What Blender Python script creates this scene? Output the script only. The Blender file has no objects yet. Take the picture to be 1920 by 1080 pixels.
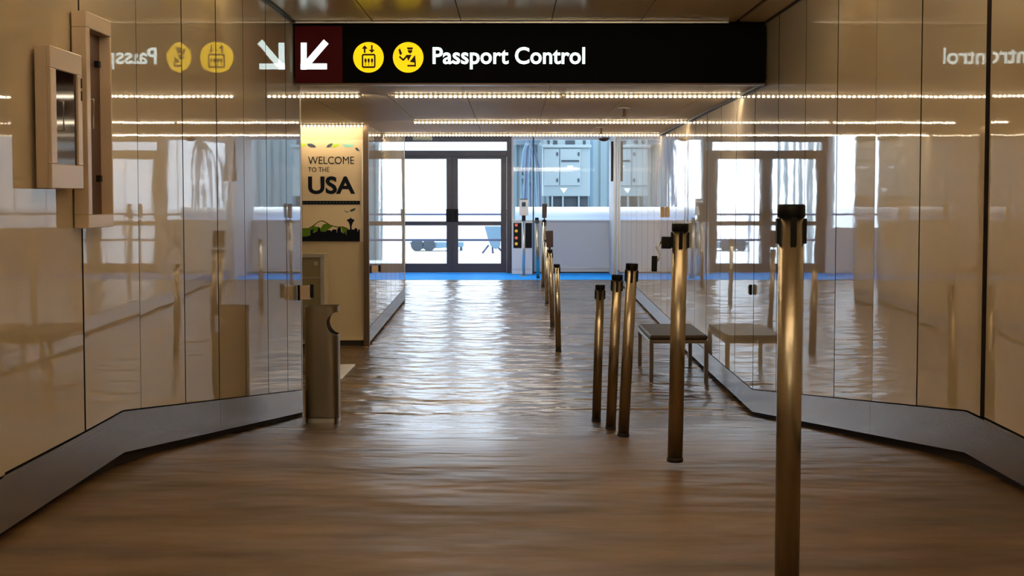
import bpy, bmesh, math, random
from mathutils import Vector, Matrix
random.seed(7)
S = bpy.context.scene
COL = S.collection
PI = math.pi
# ------------------------------------------------------------------ camera
F = 2600.0                       # focal length in pixels of the 1920 wide frame
PITCH = math.radians(3.0)
HOR = 370.0                      # image row of the horizon
CY = HOR + F * math.tan(PITCH)
CAMZ = 1.10
cd = bpy.data.cameras.new('camera')
cam = bpy.data.objects.new('camera', cd)
COL.objects.link(cam)
cam.location = (0, 0, CAMZ)
cam.rotation_euler = (PI / 2 - PITCH, 0, 0)
cd.sensor_width = 36
cd.lens = 36 * F / 1920
cd.shift_y = (CY - 540) / 1920
cd.clip_start = 0.05
cd.clip_end = 500
S.camera = cam
# ------------------------------------------------------------------ colour management
S.view_settings.view_transform = 'Standard'
S.view_settings.look = 'None'
S.view_settings.gamma = 1
S.view_settings.use_curve_mapping = False
S.view_settings.exposure = 0.0
# ------------------------------------------------------------------ daylight
SKY = 5.2
w = bpy.data.worlds.new('sky')
S.world = w
w.use_nodes = True
wb = w.node_tree.nodes['Background']
wb.inputs['Color'].default_value = (0.74, 0.87, 1.0, 1)
wb.inputs['Strength'].default_value = SKY
sd = bpy.data.lights.new('sun', 'SUN')
sd.energy = 2
sd.angle = 0.02
sd.color = (1, 0.97, 0.92)
sun = bpy.data.objects.new('sun', sd)
COL.objects.link(sun)
sun.rotation_euler = (math.radians(-15), math.radians(10), 0)
def portal(name, x0, x1, z0, z1, y):
    d = bpy.data.lights.new(name, 'AREA')
    d.shape = 'RECTANGLE'
    d.size = x1 - x0
    d.size_y = z1 - z0
    d.cycles.is_portal = True
    o = bpy.data.objects.new(name, d)
    COL.objects.link(o)
    o.location = ((x0 + x1) / 2, y, (z0 + z1) / 2)
    o.rotation_euler = (-PI / 2, 0, 0)
try:
    S.cycles.use_denoising = True
    S.cycles.max_bounces = 12
    S.cycles.diffuse_bounces = 5
    S.cycles.glossy_bounces = 6
    S.cycles.transparent_max_bounces = 16
    S.cycles.sample_clamp_indirect = 12
except Exception:
    pass
# ------------------------------------------------------------------ helpers
def ray(px, py):
    d = Vector(((px - 960) / F, -(py - CY) / F, -1.0))
    return Matrix.Rotation(PI / 2 - PITCH, 3, 'X') @ d
def P(px, py, Y):
    d = ray(px, py)
    t = Y / d.y
    return Vector((d.x * t, Y, CAMZ + d.z * t))
FP = [(-4, 0), (5.75, 0), (10.85, -0.62), (15.5, -0.59), (20.8, -0.48), (25.2, -0.40), (200, -0.40)]
def fz(Y):
    for (a, za), (b, zb) in zip(FP, FP[1:]):
        if Y <= b:
            return za + (zb - za) * (Y - a) / (b - a)
    return FP[-1][1]
def G(px, py):
    d = ray(px, py)
    Y = 2.0
    while Y < 40:
        if CAMZ + d.z * Y / d.y <= fz(Y):
            break
        Y += 0.01
    return Vector((d.x * Y / d.y, Y, fz(Y)))
def PX(px, X, py=500):
    """the Y at which the plane x = X is seen in image column px"""
    d = ray(px, py)
    return X / d.x * d.y

def mat(name, col, rough=0.5, metal=0.0, ior=1.45, coat=0.0, bump=None, vary=None, emit=None, spec=None, aniso=0, stretch=None):
    m = bpy.data.materials.new(name)
    m.use_nodes = True
    nt = m.node_tree
    b = nt.nodes['Principled BSDF']
    b.inputs['Base Color'].default_value = (*col, 1)
    b.inputs['Roughness'].default_value = rough
    b.inputs['Metallic'].default_value = metal
    b.inputs['IOR'].default_value = ior
    b.inputs['Coat Weight'].default_value = coat
    b.inputs['Coat Roughness'].default_value = 0.04
    if spec is not None:
        b.inputs['Specular IOR Level'].default_value = spec
    if emit:
        b.inputs['Emission Color'].default_value = (*emit[0], 1)
        b.inputs['Emission Strength'].default_value = emit[1]
    tc = None
    def coords(scale):
        tc = nt.nodes.new('ShaderNodeTexCoord')
        mp = nt.nodes.new('ShaderNodeMapping')
        mp.inputs['Scale'].default_value = scale
        nt.links.new(tc.outputs['Object'], mp.inputs['Vector'])
        return mp.outputs['Vector']
    if vary:      # (amount, scale xyz, second colour)
        n = nt.nodes.new('ShaderNodeTexNoise')
        n.inputs['Scale'].default_value = 1
        n.inputs['Detail'].default_value = 5
        n.inputs['Roughness'].default_value = 0.6
        nt.links.new(coords(vary[0]), n.inputs['Vector'])
        r = nt.nodes.new('ShaderNodeValToRGB')
        r.color_ramp.elements[0].position = 0.35
        r.color_ramp.elements[1].position = 0.68
        r.color_ramp.elements[0].color = (*col, 1)
        r.color_ramp.elements[1].color = (*vary[1], 1)
        nt.links.new(n.outputs['Fac'], r.inputs['Fac'])
        nt.links.new(r.outputs['Color'], b.inputs['Base Color'])
    if bump:      # list of (scale xyz, distance)
        prev = None
        for sc, dist in bump:
            n = nt.nodes.new('ShaderNodeTexNoise')
            n.inputs['Scale'].default_value = 1
            n.inputs['Detail'].default_value = 2
            nt.links.new(coords(sc), n.inputs['Vector'])
            bp = nt.nodes.new('ShaderNodeBump')
            bp.inputs['Strength'].default_value = 1
            bp.inputs['Distance'].default_value = dist
            nt.links.new(n.outputs['Fac'], bp.inputs['Height'])
            if prev:
                nt.links.new(prev.outputs['Normal'], bp.inputs['Normal'])
            prev = bp
        nt.links.new(prev.outputs['Normal'], b.inputs['Normal'])
        if coat:
            nt.links.new(prev.outputs['Normal'], b.inputs['Coat Normal'])
    return m

def glass(name, tint=(1, 1, 1), ior=1.45):
    m = bpy.data.materials.new(name)
    m.use_nodes = True
    nt = m.node_tree
    nt.nodes.clear()
    o = nt.nodes.new('ShaderNodeOutputMaterial')
    mx = nt.nodes.new('ShaderNodeMixShader')
    fr = nt.nodes.new('ShaderNodeFresnel')
    fr.inputs['IOR'].default_value = ior
    t = nt.nodes.new('ShaderNodeBsdfTransparent')
    t.inputs['Color'].default_value = (*tint, 1)
    g = nt.nodes.new('ShaderNodeBsdfGlossy')
    g.inputs['Roughness'].default_value = 0.02
    nt.links.new(fr.outputs['Fac'], mx.inputs['Fac'])
    nt.links.new(t.outputs[0], mx.inputs[1])
    nt.links.new(g.outputs[0], mx.inputs[2])
    nt.links.new(mx.outputs[0], o.inputs['Surface'])
    return m

def led_mat(name, strength, freq):
    """emission broken into separate diodes along the strip"""
    m = mat(name, (0.8, 0.7, 0.55), 0.4, emit=((1.0, 0.84, 0.62), strength))
    nt = m.node_tree
    b = nt.nodes['Principled BSDF']
    tc = nt.nodes.new('ShaderNodeTexCoord')
    sp = nt.nodes.new('ShaderNodeSeparateXYZ')
    nt.links.new(tc.outputs['Object'], sp.inputs[0])
    mu = nt.nodes.new('ShaderNodeMath'); mu.operation = 'MULTIPLY'; mu.inputs[1].default_value = freq * 2 * PI
    si = nt.nodes.new('ShaderNodeMath'); si.operation = 'SINE'
    mr = nt.nodes.new('ShaderNodeMapRange')
    mr.inputs['From Min'].default_value = -0.2
    mr.inputs['From Max'].default_value = 0.8
    mr.inputs['To Min'].default_value = strength * 0.015
    mr.inputs['To Max'].default_value = strength
    nt.links.new(sp.outputs['X'], mu.inputs[0])
    nt.links.new(mu.outputs[0], si.inputs[0])
    nt.links.new(si.outputs[0], mr.inputs['Value'])
    nt.links.new(mr.outputs[0], b.inputs['Emission Strength'])
    return m

class MB:
    def __init__(s):
        s.bm = bmesh.new()
    def box(s, x0, x1, y0, y1, z0, z1):
        v = [s.bm.verts.new((x, y, z)) for x in (x0, x1) for y in (y0, y1) for z in (z0, z1)]
        for f in ((0, 1, 3, 2), (4, 6, 7, 5), (0, 4, 5, 1), (2, 3, 7, 6), (0, 2, 6, 4), (1, 5, 7, 3)):
            s.bm.faces.new([v[i] for i in f])
        return s
    def quad(s, *pts):
        s.bm.faces.new([s.bm.verts.new(p) for p in pts])
        return s
    def prism(s, pts, vec):
        """planar polygon pts extruded by vec"""
        vec = Vector(vec)
        a = [s.bm.verts.new(p) for p in pts]
        b = [s.bm.verts.new(Vector(p) + vec) for p in pts]
        s.bm.faces.new(a)
        s.bm.faces.new(list(reversed(b)))
        n = len(a)
        for i in range(n):
            s.bm.faces.new((a[(i + 1) % n], a[i], b[i], b[(i + 1) % n]))
        return s
    def tube(s, p0, p1, r0, r1=None, n=20, ry=None, caps=True):
        r1 = r0 if r1 is None else r1
        p0, p1 = Vector(p0), Vector(p1)
        q = (p1 - p0).to_track_quat('Z', 'Y').to_matrix()
        rings = []
        for p, r in ((p0, r0), (p1, r1)):
            rings.append([s.bm.verts.new(p + q @ Vector((r * math.cos(2 * PI * k / n), r * (ry or 1) * math.sin(2 * PI * k / n), 0))) for k in range(n)])
        a, b = rings
        for k in range(n):
            f = s.bm.faces.new((a[k], a[(k + 1) % n], b[(k + 1) % n], b[k]))
            f.smooth = True
        if caps:
            s.bm.faces.new(list(reversed(a)))
            s.bm.faces.new(b)
        return s
    def lathe(s, prof, c=(0, 0), n=32, sy=1.0):
        rings = [[s.bm.verts.new((c[0] + r * math.cos(2 * PI * k / n), c[1] + sy * r * math.sin(2 * PI * k / n), z)) for k in range(n)] for r, z in prof]
        for a, b in zip(rings, rings[1:]):
            for k in range(n):
                f = s.bm.faces.new((a[k], a[(k + 1) % n], b[(k + 1) % n], b[k]))
                f.smooth = True
        s.bm.faces.new(list(reversed(rings[0])))
        s.bm.faces.new(rings[-1])
        return s
    def path(s, pts, r, n=8):
        pts = [Vector(p) for p in pts]
        rings = []
        for i, p in enumerate(pts):
            t = (pts[min(i + 1, len(pts) - 1)] - pts[max(i - 1, 0)]).normalized()
            q = t.to_track_quat('Z', 'Y').to_matrix()
            rings.append([s.bm.verts.new(p + q @ Vector((r * math.cos(2 * PI * k / n), r * math.sin(2 * PI * k / n), 0))) for k in range(n)])
        for a, b in zip(rings, rings[1:]):
            for k in range(n):
                f = s.bm.faces.new((a[k], a[(k + 1) % n], b[(k + 1) % n], b[k])); f.smooth = True
        s.bm.faces.new(list(reversed(rings[0]))); s.bm.faces.new(rings[-1])
        return s
    def build(s, name, m, parent=None, bevel=0, seg=2, recalc=True):
        if recalc:
            bmesh.ops.recalc_face_normals(s.bm, faces=s.bm.faces)
        me = bpy.data.meshes.new(name)
        s.bm.to_mesh(me)
        s.bm.free()
        me.materials.append(m)
        o = bpy.data.objects.new(name, me)
        COL.objects.link(o)
        if parent:
            o.parent = parent
        if bevel:
            b = o.modifiers.new('bevel', 'BEVEL')
            b.width = bevel
            b.segments = seg
            b.limit_method = 'ANGLE'
            b.angle_limit = math.radians(40)
        return o

def tag(o, label=None, cat=None, group=None, kind=None):
    if label: o['label'] = label
    if cat: o['category'] = cat
    if group: o['group'] = group
    if kind: o['kind'] = kind
    return o
def struct(o, label=None, cat=None):
    o['kind'] = 'structure'
    if label: o['label'] = label
    if cat: o['category'] = cat
    return o
def thing(name, loc, label, cat, group=None):
    o = bpy.data.objects.new(name, None)
    o.empty_display_size = 0.1
    COL.objects.link(o)
    o.location = loc
    return tag(o, label, cat, group)
def local(o, parent):
    """keep a part built in world coordinates where it is"""
    o.parent = parent
    o.matrix_parent_inverse = Matrix.Translation(-parent.location) if parent.rotation_euler[1] == 0 else parent.matrix_basis.inverted()
    return o
def text_mesh(name, s, m, x0, x1, ztop, zbot, y, parent, bold=0.012, thick=0.002):
    c = bpy.data.curves.new(name, 'FONT')
    c.body = s
    c.size = 1
    c.offset = bold
    c.resolution_u = 4
    o = bpy.data.objects.new(name, c)
    COL.objects.link(o)
    dg = bpy.context.evaluated_depsgraph_get()
    me = bpy.data.meshes.new_from_object(o.evaluated_get(dg))
    COL.objects.unlink(o)
    bpy.data.objects.remove(o)
    xs = [v.co.x for v in me.vertices]; ys = [v.co.y for v in me.vertices]
    ax, bx, ay, by = min(xs), max(xs), min(ys), max(ys)
    for v in me.vertices:
        v.co = Vector((x0 + (v.co.x - ax) / (bx - ax) * (x1 - x0), y, zbot + (v.co.y - ay) / (by - ay) * (ztop - zbot)))
    me.materials.clear(); me.materials.append(m)
    o = bpy.data.objects.new(name, me)
    COL.objects.link(o)
    return local(o, parent)
def ear(m_b, pts, y):
    m_b.bm.faces.new([m_b.bm.verts.new((p[0], y, p[1])) for p in pts])

# ------------------------------------------------------------------ materials
M = {}
M['panel'] = mat('enamel_panel', (0.56, 0.485, 0.355), 0.02, ior=1.8, bump=[((0.7, 1.6, 1.1), 0.0006), ((3, 5, 9), 0.00012)])
M['backing'] = mat('shadow_gap_black', (0.015, 0.010, 0.008), 0.7)
M['steel'] = mat('brushed_steel', (0.37, 0.37, 0.39), 0.26, 1.0, bump=[((1.5, 1.5, 240), 0.0002)])
M['toe'] = mat('toe_kick_black', (0.012, 0.010, 0.010), 0.5)
M['floor'] = mat('polished_brown_floor', (0.072, 0.039, 0.015), 0.2, ior=1.42,
                 vary=((0.9, 3.0, 1), (0.195, 0.120, 0.054)), bump=[((1.7, 3.2, 1), 0.085), ((5, 8, 1), 0.012)])
def worn_towards_camera(m):
    """the floor loses its polish and its ripple over the last metres of the upper landing"""
    nt = m.node_tree
    b = nt.nodes['Principled BSDF']
    g = nt.nodes.new('ShaderNodeNewGeometry')
    sp = nt.nodes.new('ShaderNodeSeparateXYZ')
    nt.links.new(g.outputs['Position'], sp.inputs[0])
    def rng(lo, hi):
        mr = nt.nodes.new('ShaderNodeMapRange')
        mr.inputs['From Min'].default_value = 4.6
        mr.inputs['From Max'].default_value = 8.5
        mr.inputs['To Min'].default_value = lo
        mr.inputs['To Max'].default_value = hi
        nt.links.new(sp.outputs['Y'], mr.inputs['Value'])
        return mr.outputs[0]
    nt.links.new(rng(0.48, 0.25), b.inputs['Roughness'])
    for n in nt.nodes:
        if n.type == 'BUMP':
            nt.links.new(rng(0.30, 1.0), n.inputs['Strength'])
worn_towards_camera(M['floor'])
M['hall_fill'] = mat('hall_fill', (0.8, 0.8, 0.8), 0.5, emit=((1.0, 0.93, 0.85), 16.0))  # glow of the unseen lights added in the far hall
M['blue'] = mat('blue_carpet', (0.015, 0.33, 1.0), 0.7, spec=0.05, vary=((3, 3, 3), (0.04, 0.42, 1.0)))
M['ceil'] = mat('ceiling_panel', (0.80, 0.66, 0.46), 0.22, ior=1.32, bump=[((1.2, 1.2, 1.2), 0.002)])
M['ceil2'] = mat('soffit_panel', (0.62, 0.51, 0.31), 0.5)
M['white'] = mat('white_paint', (0.78, 0.78, 0.77), 0.45)
M['cream'] = mat('cream_laminate', (0.50, 0.41, 0.26), 0.45)
M['dark'] = mat('black_plastic', (0.006, 0.006, 0.006), 0.5, spec=.25)
M['signblack'] = mat('sign_face_black', (0.003, 0.003, 0.003), 0.6, spec=0.08)
M['signred'] = mat('sign_face_red', (0.045, 0.003, 0.004), 0.5, emit=((0.35, 0.02, 0.02), 0.04), spec=0.1)
M['lwhite'] = mat('lit_white_lettering', (0.8, 0.9, 0.9), 0.4, emit=((0.80, 1.0, 1.0), 1.5))
M['lyellow'] = mat('lit_yellow_disc', (0.9, 0.6, 0.0), 0.4, emit=((1.0, 0.68, 0.0), 0.95))
M['icon'] = mat('icon_dark_brown', (0.05, 0.01, 0.005), 0.5)
M['chrome'] = mat('satin_champagne_steel', (0.46, 0.41, 0.32), 0.27, 1.0)
M['binsteel'] = mat('brown_grey_steel', (0.30, 0.26, 0.20), 0.33, 1.0, bump=[((60, 60, .5), 0.0004)])
M['benchmetal'] = mat('dull_bench_metal', (0.20, 0.17, 0.13), 0.35, 1.0)
M['alum'] = mat('aluminium', (0.62, 0.60, 0.56), 0.3, 0.9)
M['frame'] = mat('dark_anodised_frame', (0.045, 0.045, 0.060), 0.35)
M['brownframe'] = mat('bronze_edge', (0.10, 0.065, 0.04), 0.35, 0.4)
M['glass'] = glass('clear_glass', (0.96, 0.98, 1.0), 1.14)
M['caseglass'] = glass('case_glass', (0.9, 0.9, 0.85), 1.6)
M['grey'] = mat('grey_wall_panel', (0.58, 0.59, 0.60), 0.5)
M['cabinet'] = mat('beige_enamel_cabinet', (0.62, 0.50, 0.37), 0.25, ior=1.5)
M['inner'] = mat('brown_cabinet_interior', (0.10, 0.05, 0.035), 0.5)
M['smoke'] = mat('dark_glossy_window', (0.02, 0.008, 0.006), 0.05, ior=1.38)
M['leather'] = mat('brown_vinyl_seat', (0.040, 0.028, 0.018), 0.5, spec=.15)
M['purple'] = mat('purple_sign_frame', (0.035, 0.018, 0.028), 0.35)
M['black'] = mat('print_black', (0.008, 0.010, 0.014), 0.8, spec=0.05)
M['navy'] = mat('print_navy', (0.01, 0.013, 0.022), 0.8, spec=0.05)
M['green'] = mat('print_green', (0.10, 0.20, 0.02), 0.8, spec=0.05)
M['lime'] = mat('print_lime', (0.38, 0.62, 0.05), 0.8, spec=0.05)
M['olive'] = mat('print_olive', (0.10, 0.11, 0.012), 0.8, spec=0.05)
M['teal'] = mat('print_teal', (0.25, 0.62, 0.55), 0.8, spec=0.05)
M['slate'] = mat('print_slate', (0.06, 0.09, 0.12), 0.8, spec=0.05)
M['paper'] = mat('poster_paper', (0.66, 0.55, 0.37), 0.5)
M['red'] = mat('red_lamp', (0.6, 0.05, 0.03), 0.4, emit=((1, 0.25, 0.15), 0.35))
M['amber'] = mat('amber_lamp', (0.6, 0.35, 0.03), 0.4, emit=((1, 0.6, 0.05), 0.3))
M['tanbox'] = mat('tan_box', (0.45, 0.30, 0.13), 0.5)
M['concrete'] = mat('apron_concrete', (0.55, 0.56, 0.58), 0.9, vary=((0.5, 0.5, 0.5), (0.62, 0.63, 0.65)))
M['facade'] = mat('pale_blue_cladding', (0.125, 0.175, 0.195), 0.6)
M['equip'] = mat('pale_grey_equipment', (0.19, 0.24, 0.25), 0.5)
M['equiplite'] = mat('light_equipment', (0.215, 0.265, 0.275), 0.5)
M['equipdark'] = mat('dark_equipment', (0.025, 0.035, 0.045), 0.5)
M['duct'] = mat('white_duct', (0.9, 0.92, 0.94), 0.5)
M['rail'] = mat('blue_grey_rail', (0.055, 0.065, 0.12), 0.5)
M['wing'] = mat('blue_grey_paint', (0.10, 0.17, 0.23), 0.5)
M['led'] = led_mat('led_strip', 34, 25)
M['rear_fill'] = mat('added_rear_glow', (0.8, 0.75, 0.65), 0.5, emit=((1.0, 0.80, 0.55), 125))  # added glow for the backs of the strip lights
M['led_soft'] = led_mat('led_strip_soft', 22, 25)
M['rear_fill_soft'] = mat('added_rear_glow_soft', (0.8, 0.75, 0.65), 0.5, emit=((1.0, 0.80, 0.55), 50))
M['lamp'] = mat('added_warm_fill', (0.8, 0.7, 0.5), 0.5, emit=((1.0, 0.83, 0.60), 1.3))
M['fill_uplamp'] = mat('added_warm_upfill', (0.8, 0.7, 0.5), 0.5, emit=((1.0, 0.83, 0.60), 42.0))  # upward glow of the unseen lights added in the near passage

XL, XR = -1.62, 1.89
ZC = CAMZ + 1.30            # upper ceiling
def zc(Y):                  # lower ceiling
    return CAMZ + (0.853 - (Y - 10.41) * 0.0080 if Y < 15 else 0.816 - (Y - 15) * 0.006)
YS, YE = 10.41, 17.60
# ------------------------------------------------------------------ floor
b = MB()
ys = [-4, 4.9, 5.2, 5.5, 5.75, 6.0, 6.3, 10.6, 10.85, 11.1, 15.5, 20.8, 25.2]
fq = lambda y: {5.2: -.003, 5.5: -.012, 5.75: -.026, 6.0: -.047, 6.3: -.074}.get(y, fz(y))
for a, c in zip(ys, ys[1:]):
    b.quad((-5.5, a, fq(a)), (3.0, a, fq(a)), (3.0, c, fq(c)), (-5.5, c, fq(c)))
bmesh.ops.remove_doubles(b.bm, verts=b.bm.verts, dist=1e-4)
o = b.build('floor', M['floor'], recalc=False)
struct(o, 'glossy rippled brown floor running down the passage', 'floor')
o = struct(MB().box(-5.5, 3.0, 25.2, 28.2, -0.44, -0.395).build('floor', M['blue']), 'blue floor strip in front of the glass doors', 'floor')

# ------------------------------------------------------------------ panelled walls
GAP, BB = 0.035, 0.172
def wall(name, X, sgn, seams, tilts, ztop, label, thick=0.14):
    """X the face, sgn = direction pointing away from the corridor; seams list of Y; each panel turned by a hair"""
    b = MB()
    brk = [5.75, 10.85]
    for i, (a, c) in enumerate(zip(seams, seams[1:])):
        t = tilts[i]
        a_, c_ = a + 0.009, c - 0.009
        cuts = [a_] + [k for k in brk if a_ < k < c_] + [c_]
        L = c - a
        low = [(y, fz(y) + GAP + BB + 0.006) for y in cuts]
        tops = (ztop(a_), ztop(c_))
        pts = [(y, z) for y, z in low] + [(c_, tops[1]), (a_, tops[0])]
        prof = []
        for y, z in pts:
            dx = (y - (a + c) / 2) * t
            prof.append(Vector((X + sgn * (0.004 + abs(t) * L / 2) + dx, y, z)))
        b.prism(prof, (sgn * 0.02, 0, 0))
    o = b.build(name, M['panel'])
    o.data.materials.append(M['backing'])          # dark gasket round every panel edge
    for p_ in o.data.polygons:
        if abs(p_.normal.x) < 0.5:
            p_.material_index = 1
    struct(o, label, 'wall')
    k = MB()
    a, c = seams[0], seams[-1]
    cuts = [a] + [q for q in (5.75, 10.85, 15.5, 20.8, 25.2) if a < q < c] + [c]
    for p, q in zip(cuts, cuts[1:]):
        k.prism([(X + sgn * 0.045, p, fz(p) - 0.02), (X + sgn * 0.045, q, fz(q) - 0.02), (X + sgn * 0.045, q, 2.75), (X + sgn * 0.045, p, 2.75)], (sgn * thick, 0, 0))
    k = k.build('backing', M['backing'], o)
    # steel baseboard standing a little above the floor over a recessed black kick
    e = MB()
    joint = (6.86, 7.66)[sgn < 0] if a < 0 else None
    joint = 7.27 if (a < 0 and sgn > 0) else joint
    cuts2 = sorted(set(cuts + ([joint] if joint else [])))
    for p, q in zip(cuts2, cuts2[1:]):
        if p == joint: p += .006
        e.prism([(X + sgn * 0.001, p, fz(p) + GAP), (X + sgn * 0.001, q, fz(q) + GAP), (X + sgn * 0.001, q, fz(q) + GAP + BB), (X + sgn * 0.001, p, fz(p) + GAP + BB)], (sgn * 0.03, 0, 0))
    return o, e

sl = [-3.5, -2.7, -1.9, -1.1, -0.3, 0.5, 1.3, 2.05, 2.83, 3.62, 4.41, 5.24, 6.04, 6.86, 7.66, 8.43, 9.20, 10.0, 10.66]
tl = [0] * 9 + [0.003, 0.016, -0.0005, 0.004, -0.002, 0.0015, 0.0015, -0.001, 0.001]
sr = [-3.5, -2.7, -1.9, -1.1, -0.3, 0.5, 1.3, 2.1, 2.95, 3.85, 4.72, 5.58, 6.45, 7.27, 8.11, 9.00, 9.9, 10.85, 11.75, 12.6, 13.5, 14.35, 15.2, 16.05, 16.9, 17.6, 18.5, 19.35, 20.2, 21.1, 22, 22.9, 23.8, 24.9]
tr = [0] * 10 + [0.02, -0.006, 0.004, -0.008, 0.0015, -0.003, 0.001] + [0.001, -0.001, 0.0015, -0.001, 0.0008, -0.001, 0.001, -0.0008] + [0] * 12
def top_l(y): return ZC
def top_r(y):
    return ZC if y < YS else (zc(y) + 0.03 if y <= YE + .001 else 2.75)
wl, el = wall('wall_left', XL, -1, sl, tl, top_l, 'near left wall of tall glossy beige enamel panels')
# right wall: split at the sign and at the end of the low ceiling because the tops differ
i1 = sr.index(10.85); i2 = sr.index(17.6)
sra = sr[:i1] + [10.85]
wr, er = wall('wall_right', XR, 1, sra, tr[:i1], lambda y: ZC, 'near right wall of tall glossy beige enamel panels')
wr2, er2 = wall('wall_right', XR, 1, sr[i1:i2 + 1], tr[i1:i2], lambda y: zc(y) + 0.02, 'middle right wall of glossy beige panels beside the bench')
wr3, er3 = wall('wall_right', XR, 1, sr[i2:], tr[i2:], lambda y: 2.75, 'far right wall of glossy panels reflecting the window')
slb = [15.75, 16.5, 17.2, 17.9, 18.6, 19.3, 20.0, 20.95]
wl2, el2 = wall('wall_left', XL, -1, slb, [0.0008, -0.0008, 0.001, 0, -0.001, 0.001, 0], lambda y: 2.75 if y > YE else 2.75, 'far left wall of glossy panels reflecting the doors')
for nm, e, lb in (('baseboard_left', el, 'brushed steel baseboard along the near left wall'), ('baseboard_right', er, 'brushed steel baseboard along the near right wall'),
                  ('baseboard_right', er2, 'brushed steel baseboard behind the bench'), ('baseboard_right', er3, 'brushed steel baseboard of the far right wall'),
                  ('baseboard_left', el2, 'brushed steel baseboard of the far left wall')):
    struct(e.build(nm, M['steel']), lb, 'baseboard')
# end faces of the left walls
struct(MB().box(XL - 0.17, XL - 0.001, 10.665, 10.69, fz(10.68), ZC).build('trim_1', M['alum']), 'metal edge closing the near left wall', 'trim')
struct(MB().box(XL - 0.06, XL + 0.0, 15.68, 15.745, fz(15.7), 1.93).build('trim_2', M['brownframe']), 'bronze corner strip beside the welcome poster', 'trim')
struct(MB().box(XL - 0.16, XL + 0.0, 20.955, 21.0, fz(21), 2.75).build('trim_3', M['alum']), 'metal edge closing the far left wall', 'trim')
# rest of the shell
struct(MB().box(-5.5, 3.0, -3.7, -3.6, -0.1, 2.6).build('wall_back', M['cream']), 'plain cream wall behind the camera', 'wall')
b = MB()
b.box(-4.6, XL - 0.058, 15.742, 15.748, -0.65, 2.75)
b = b.build('wall_alcove', M['cream']); struct(b, 'cream wall carrying the welcome poster', 'wall')
local(MB().box(-4.6, XL - 0.07, 15.735, 15.76, -0.61, -0.525).build('kick_board', M['toe']), b)
local(MB().box(-4.6, XL - 0.07, 15.70, 15.745, -0.525, -0.49).build('ledge', M['cream'], bevel=0.004), b)
struct(MB().box(-4.7, -4.6, 10.5, 15.85, -0.7, 2.75).build('wall_left', M['cream']), 'cream side wall of the alcove', 'wall')
struct(MB().box(-4.7, XL - 0.17, 10.5, 10.6, -0.7, 2.6).build('wall_front', M['cream']), 'cream wall on the near side of the alcove', 'wall')
struct(MB().box(-5.6, -5.5, 15.85, 28, -0.7, 2.75).build('wall_left', M['white']), 'white wall of the far hall', 'wall')

# ------------------------------------------------------------------ ceilings
seamx = [-1.69, -1.03, -0.376, 0.292, 0.948, 1.67]
def ceiling_panels(y0, y1, xs, zf, th=0.02, ysplit=(), gap=0.004):
    b = MB()
    yy = [y0] + list(ysplit) + [y1]
    for xa, xb in zip(xs, xs[1:]):
        for a, c in zip(yy, yy[1:]):
            za, zb = zf(a), zf(c)
            x0, x1 = xa + gap, xb - gap
            b.prism([(x0, a + .002, za), (x1, a + .002, za), (x1, c - .002, zb), (x0, c - .002, zb)], (0, 0, th))
    return b
o = struct(ceiling_panels(-3.6, YS - .02, [-1.62] + seamx[1:5] + [1.66], lambda y: ZC, ysplit=(-1.2, 1.2, 3.6, 6.0, 8.2)).build('ceiling', M['ceil']), 'upper ceiling of glossy brown metal panels in front of the sign', 'ceiling')
MB().box(-1.75, 2.05, -3.6, YS - .0, ZC + 0.03, ZC + 0.06).build('backing', M['backing'], o)
MB().box(1.69, 1.885, -3.6, YS - .03, ZC, ZC + .02).build('margin_panel', M['ceil'], o)
lowx = [-4.6, -3.7, -3.0, -2.35, -1.69, -1.03, -0.376, 0.292, 0.948, 1.60, 1.885]
o = struct(ceiling_panels(YS + .0, YE, lowx, zc, ysplit=(11.36, 14.80), gap=0.0025).build('ceiling', M['ceil2']), 'lower tan ceiling crossed by rows of lights', 'ceiling')
k = MB()
for a, c in ((YS, 15), (15, YE)):
    k.prism([(-4.6, a, zc(a) + .03), (2.05, a, zc(a) + .03), (2.05, c, zc(c) + .03), (-4.6, c, zc(c) + .03)], (0, 0, 0.04))
k.build('backing', M['backing'], o)
struct(MB().box(-5.5, 3.0, YE + 0.03, 28.0, 2.70, 2.8).build('ceiling', M['white']), 'white ceiling of the far hall', 'ceiling')
struct(MB().box(-5.6, 3.1, -3.7, YE + .05, 2.76, 2.9).build('ceiling', M['toe']), 'unseen roof slab added over the passage to block sky light', 'ceiling')  # this slab and the black outer walls are added to stop sky light leaking in
struct(MB().box(2.2, 3.1, -3.7, -3.5, -.7, 2.76).build('wall_back', M['toe']), 'unseen wall piece added behind the camera to block sky light', 'wall')
struct(MB().box(3.0, 3.1, -3.7, 28, -.7, 2.8).build('wall_right', M['toe']), 'unseen outer wall added behind the right panels to block sky light', 'wall')
struct(MB().box(-5.6, -5.5, -3.7, 15.85, -.7, 2.8).build('wall_left', M['toe']), 'unseen outer wall added behind the left panels to block sky light', 'wall')
struct(MB().box(2.0, 3.0, 27.3, 27.5, -.7, 2.75).build('wall_far', M['toe']), 'unseen outer wall added right of the far window to block sky light', 'wall')
# fascia at the end of the low ceiling, above it the void
struct(MB().box(-4.6, 2.0, YE, YE + 0.03, zc(YE) - 0.0, 2.75).build('trim_4', M['ceil2']), 'tan fascia edge where the low ceiling ends', 'trim')
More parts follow.
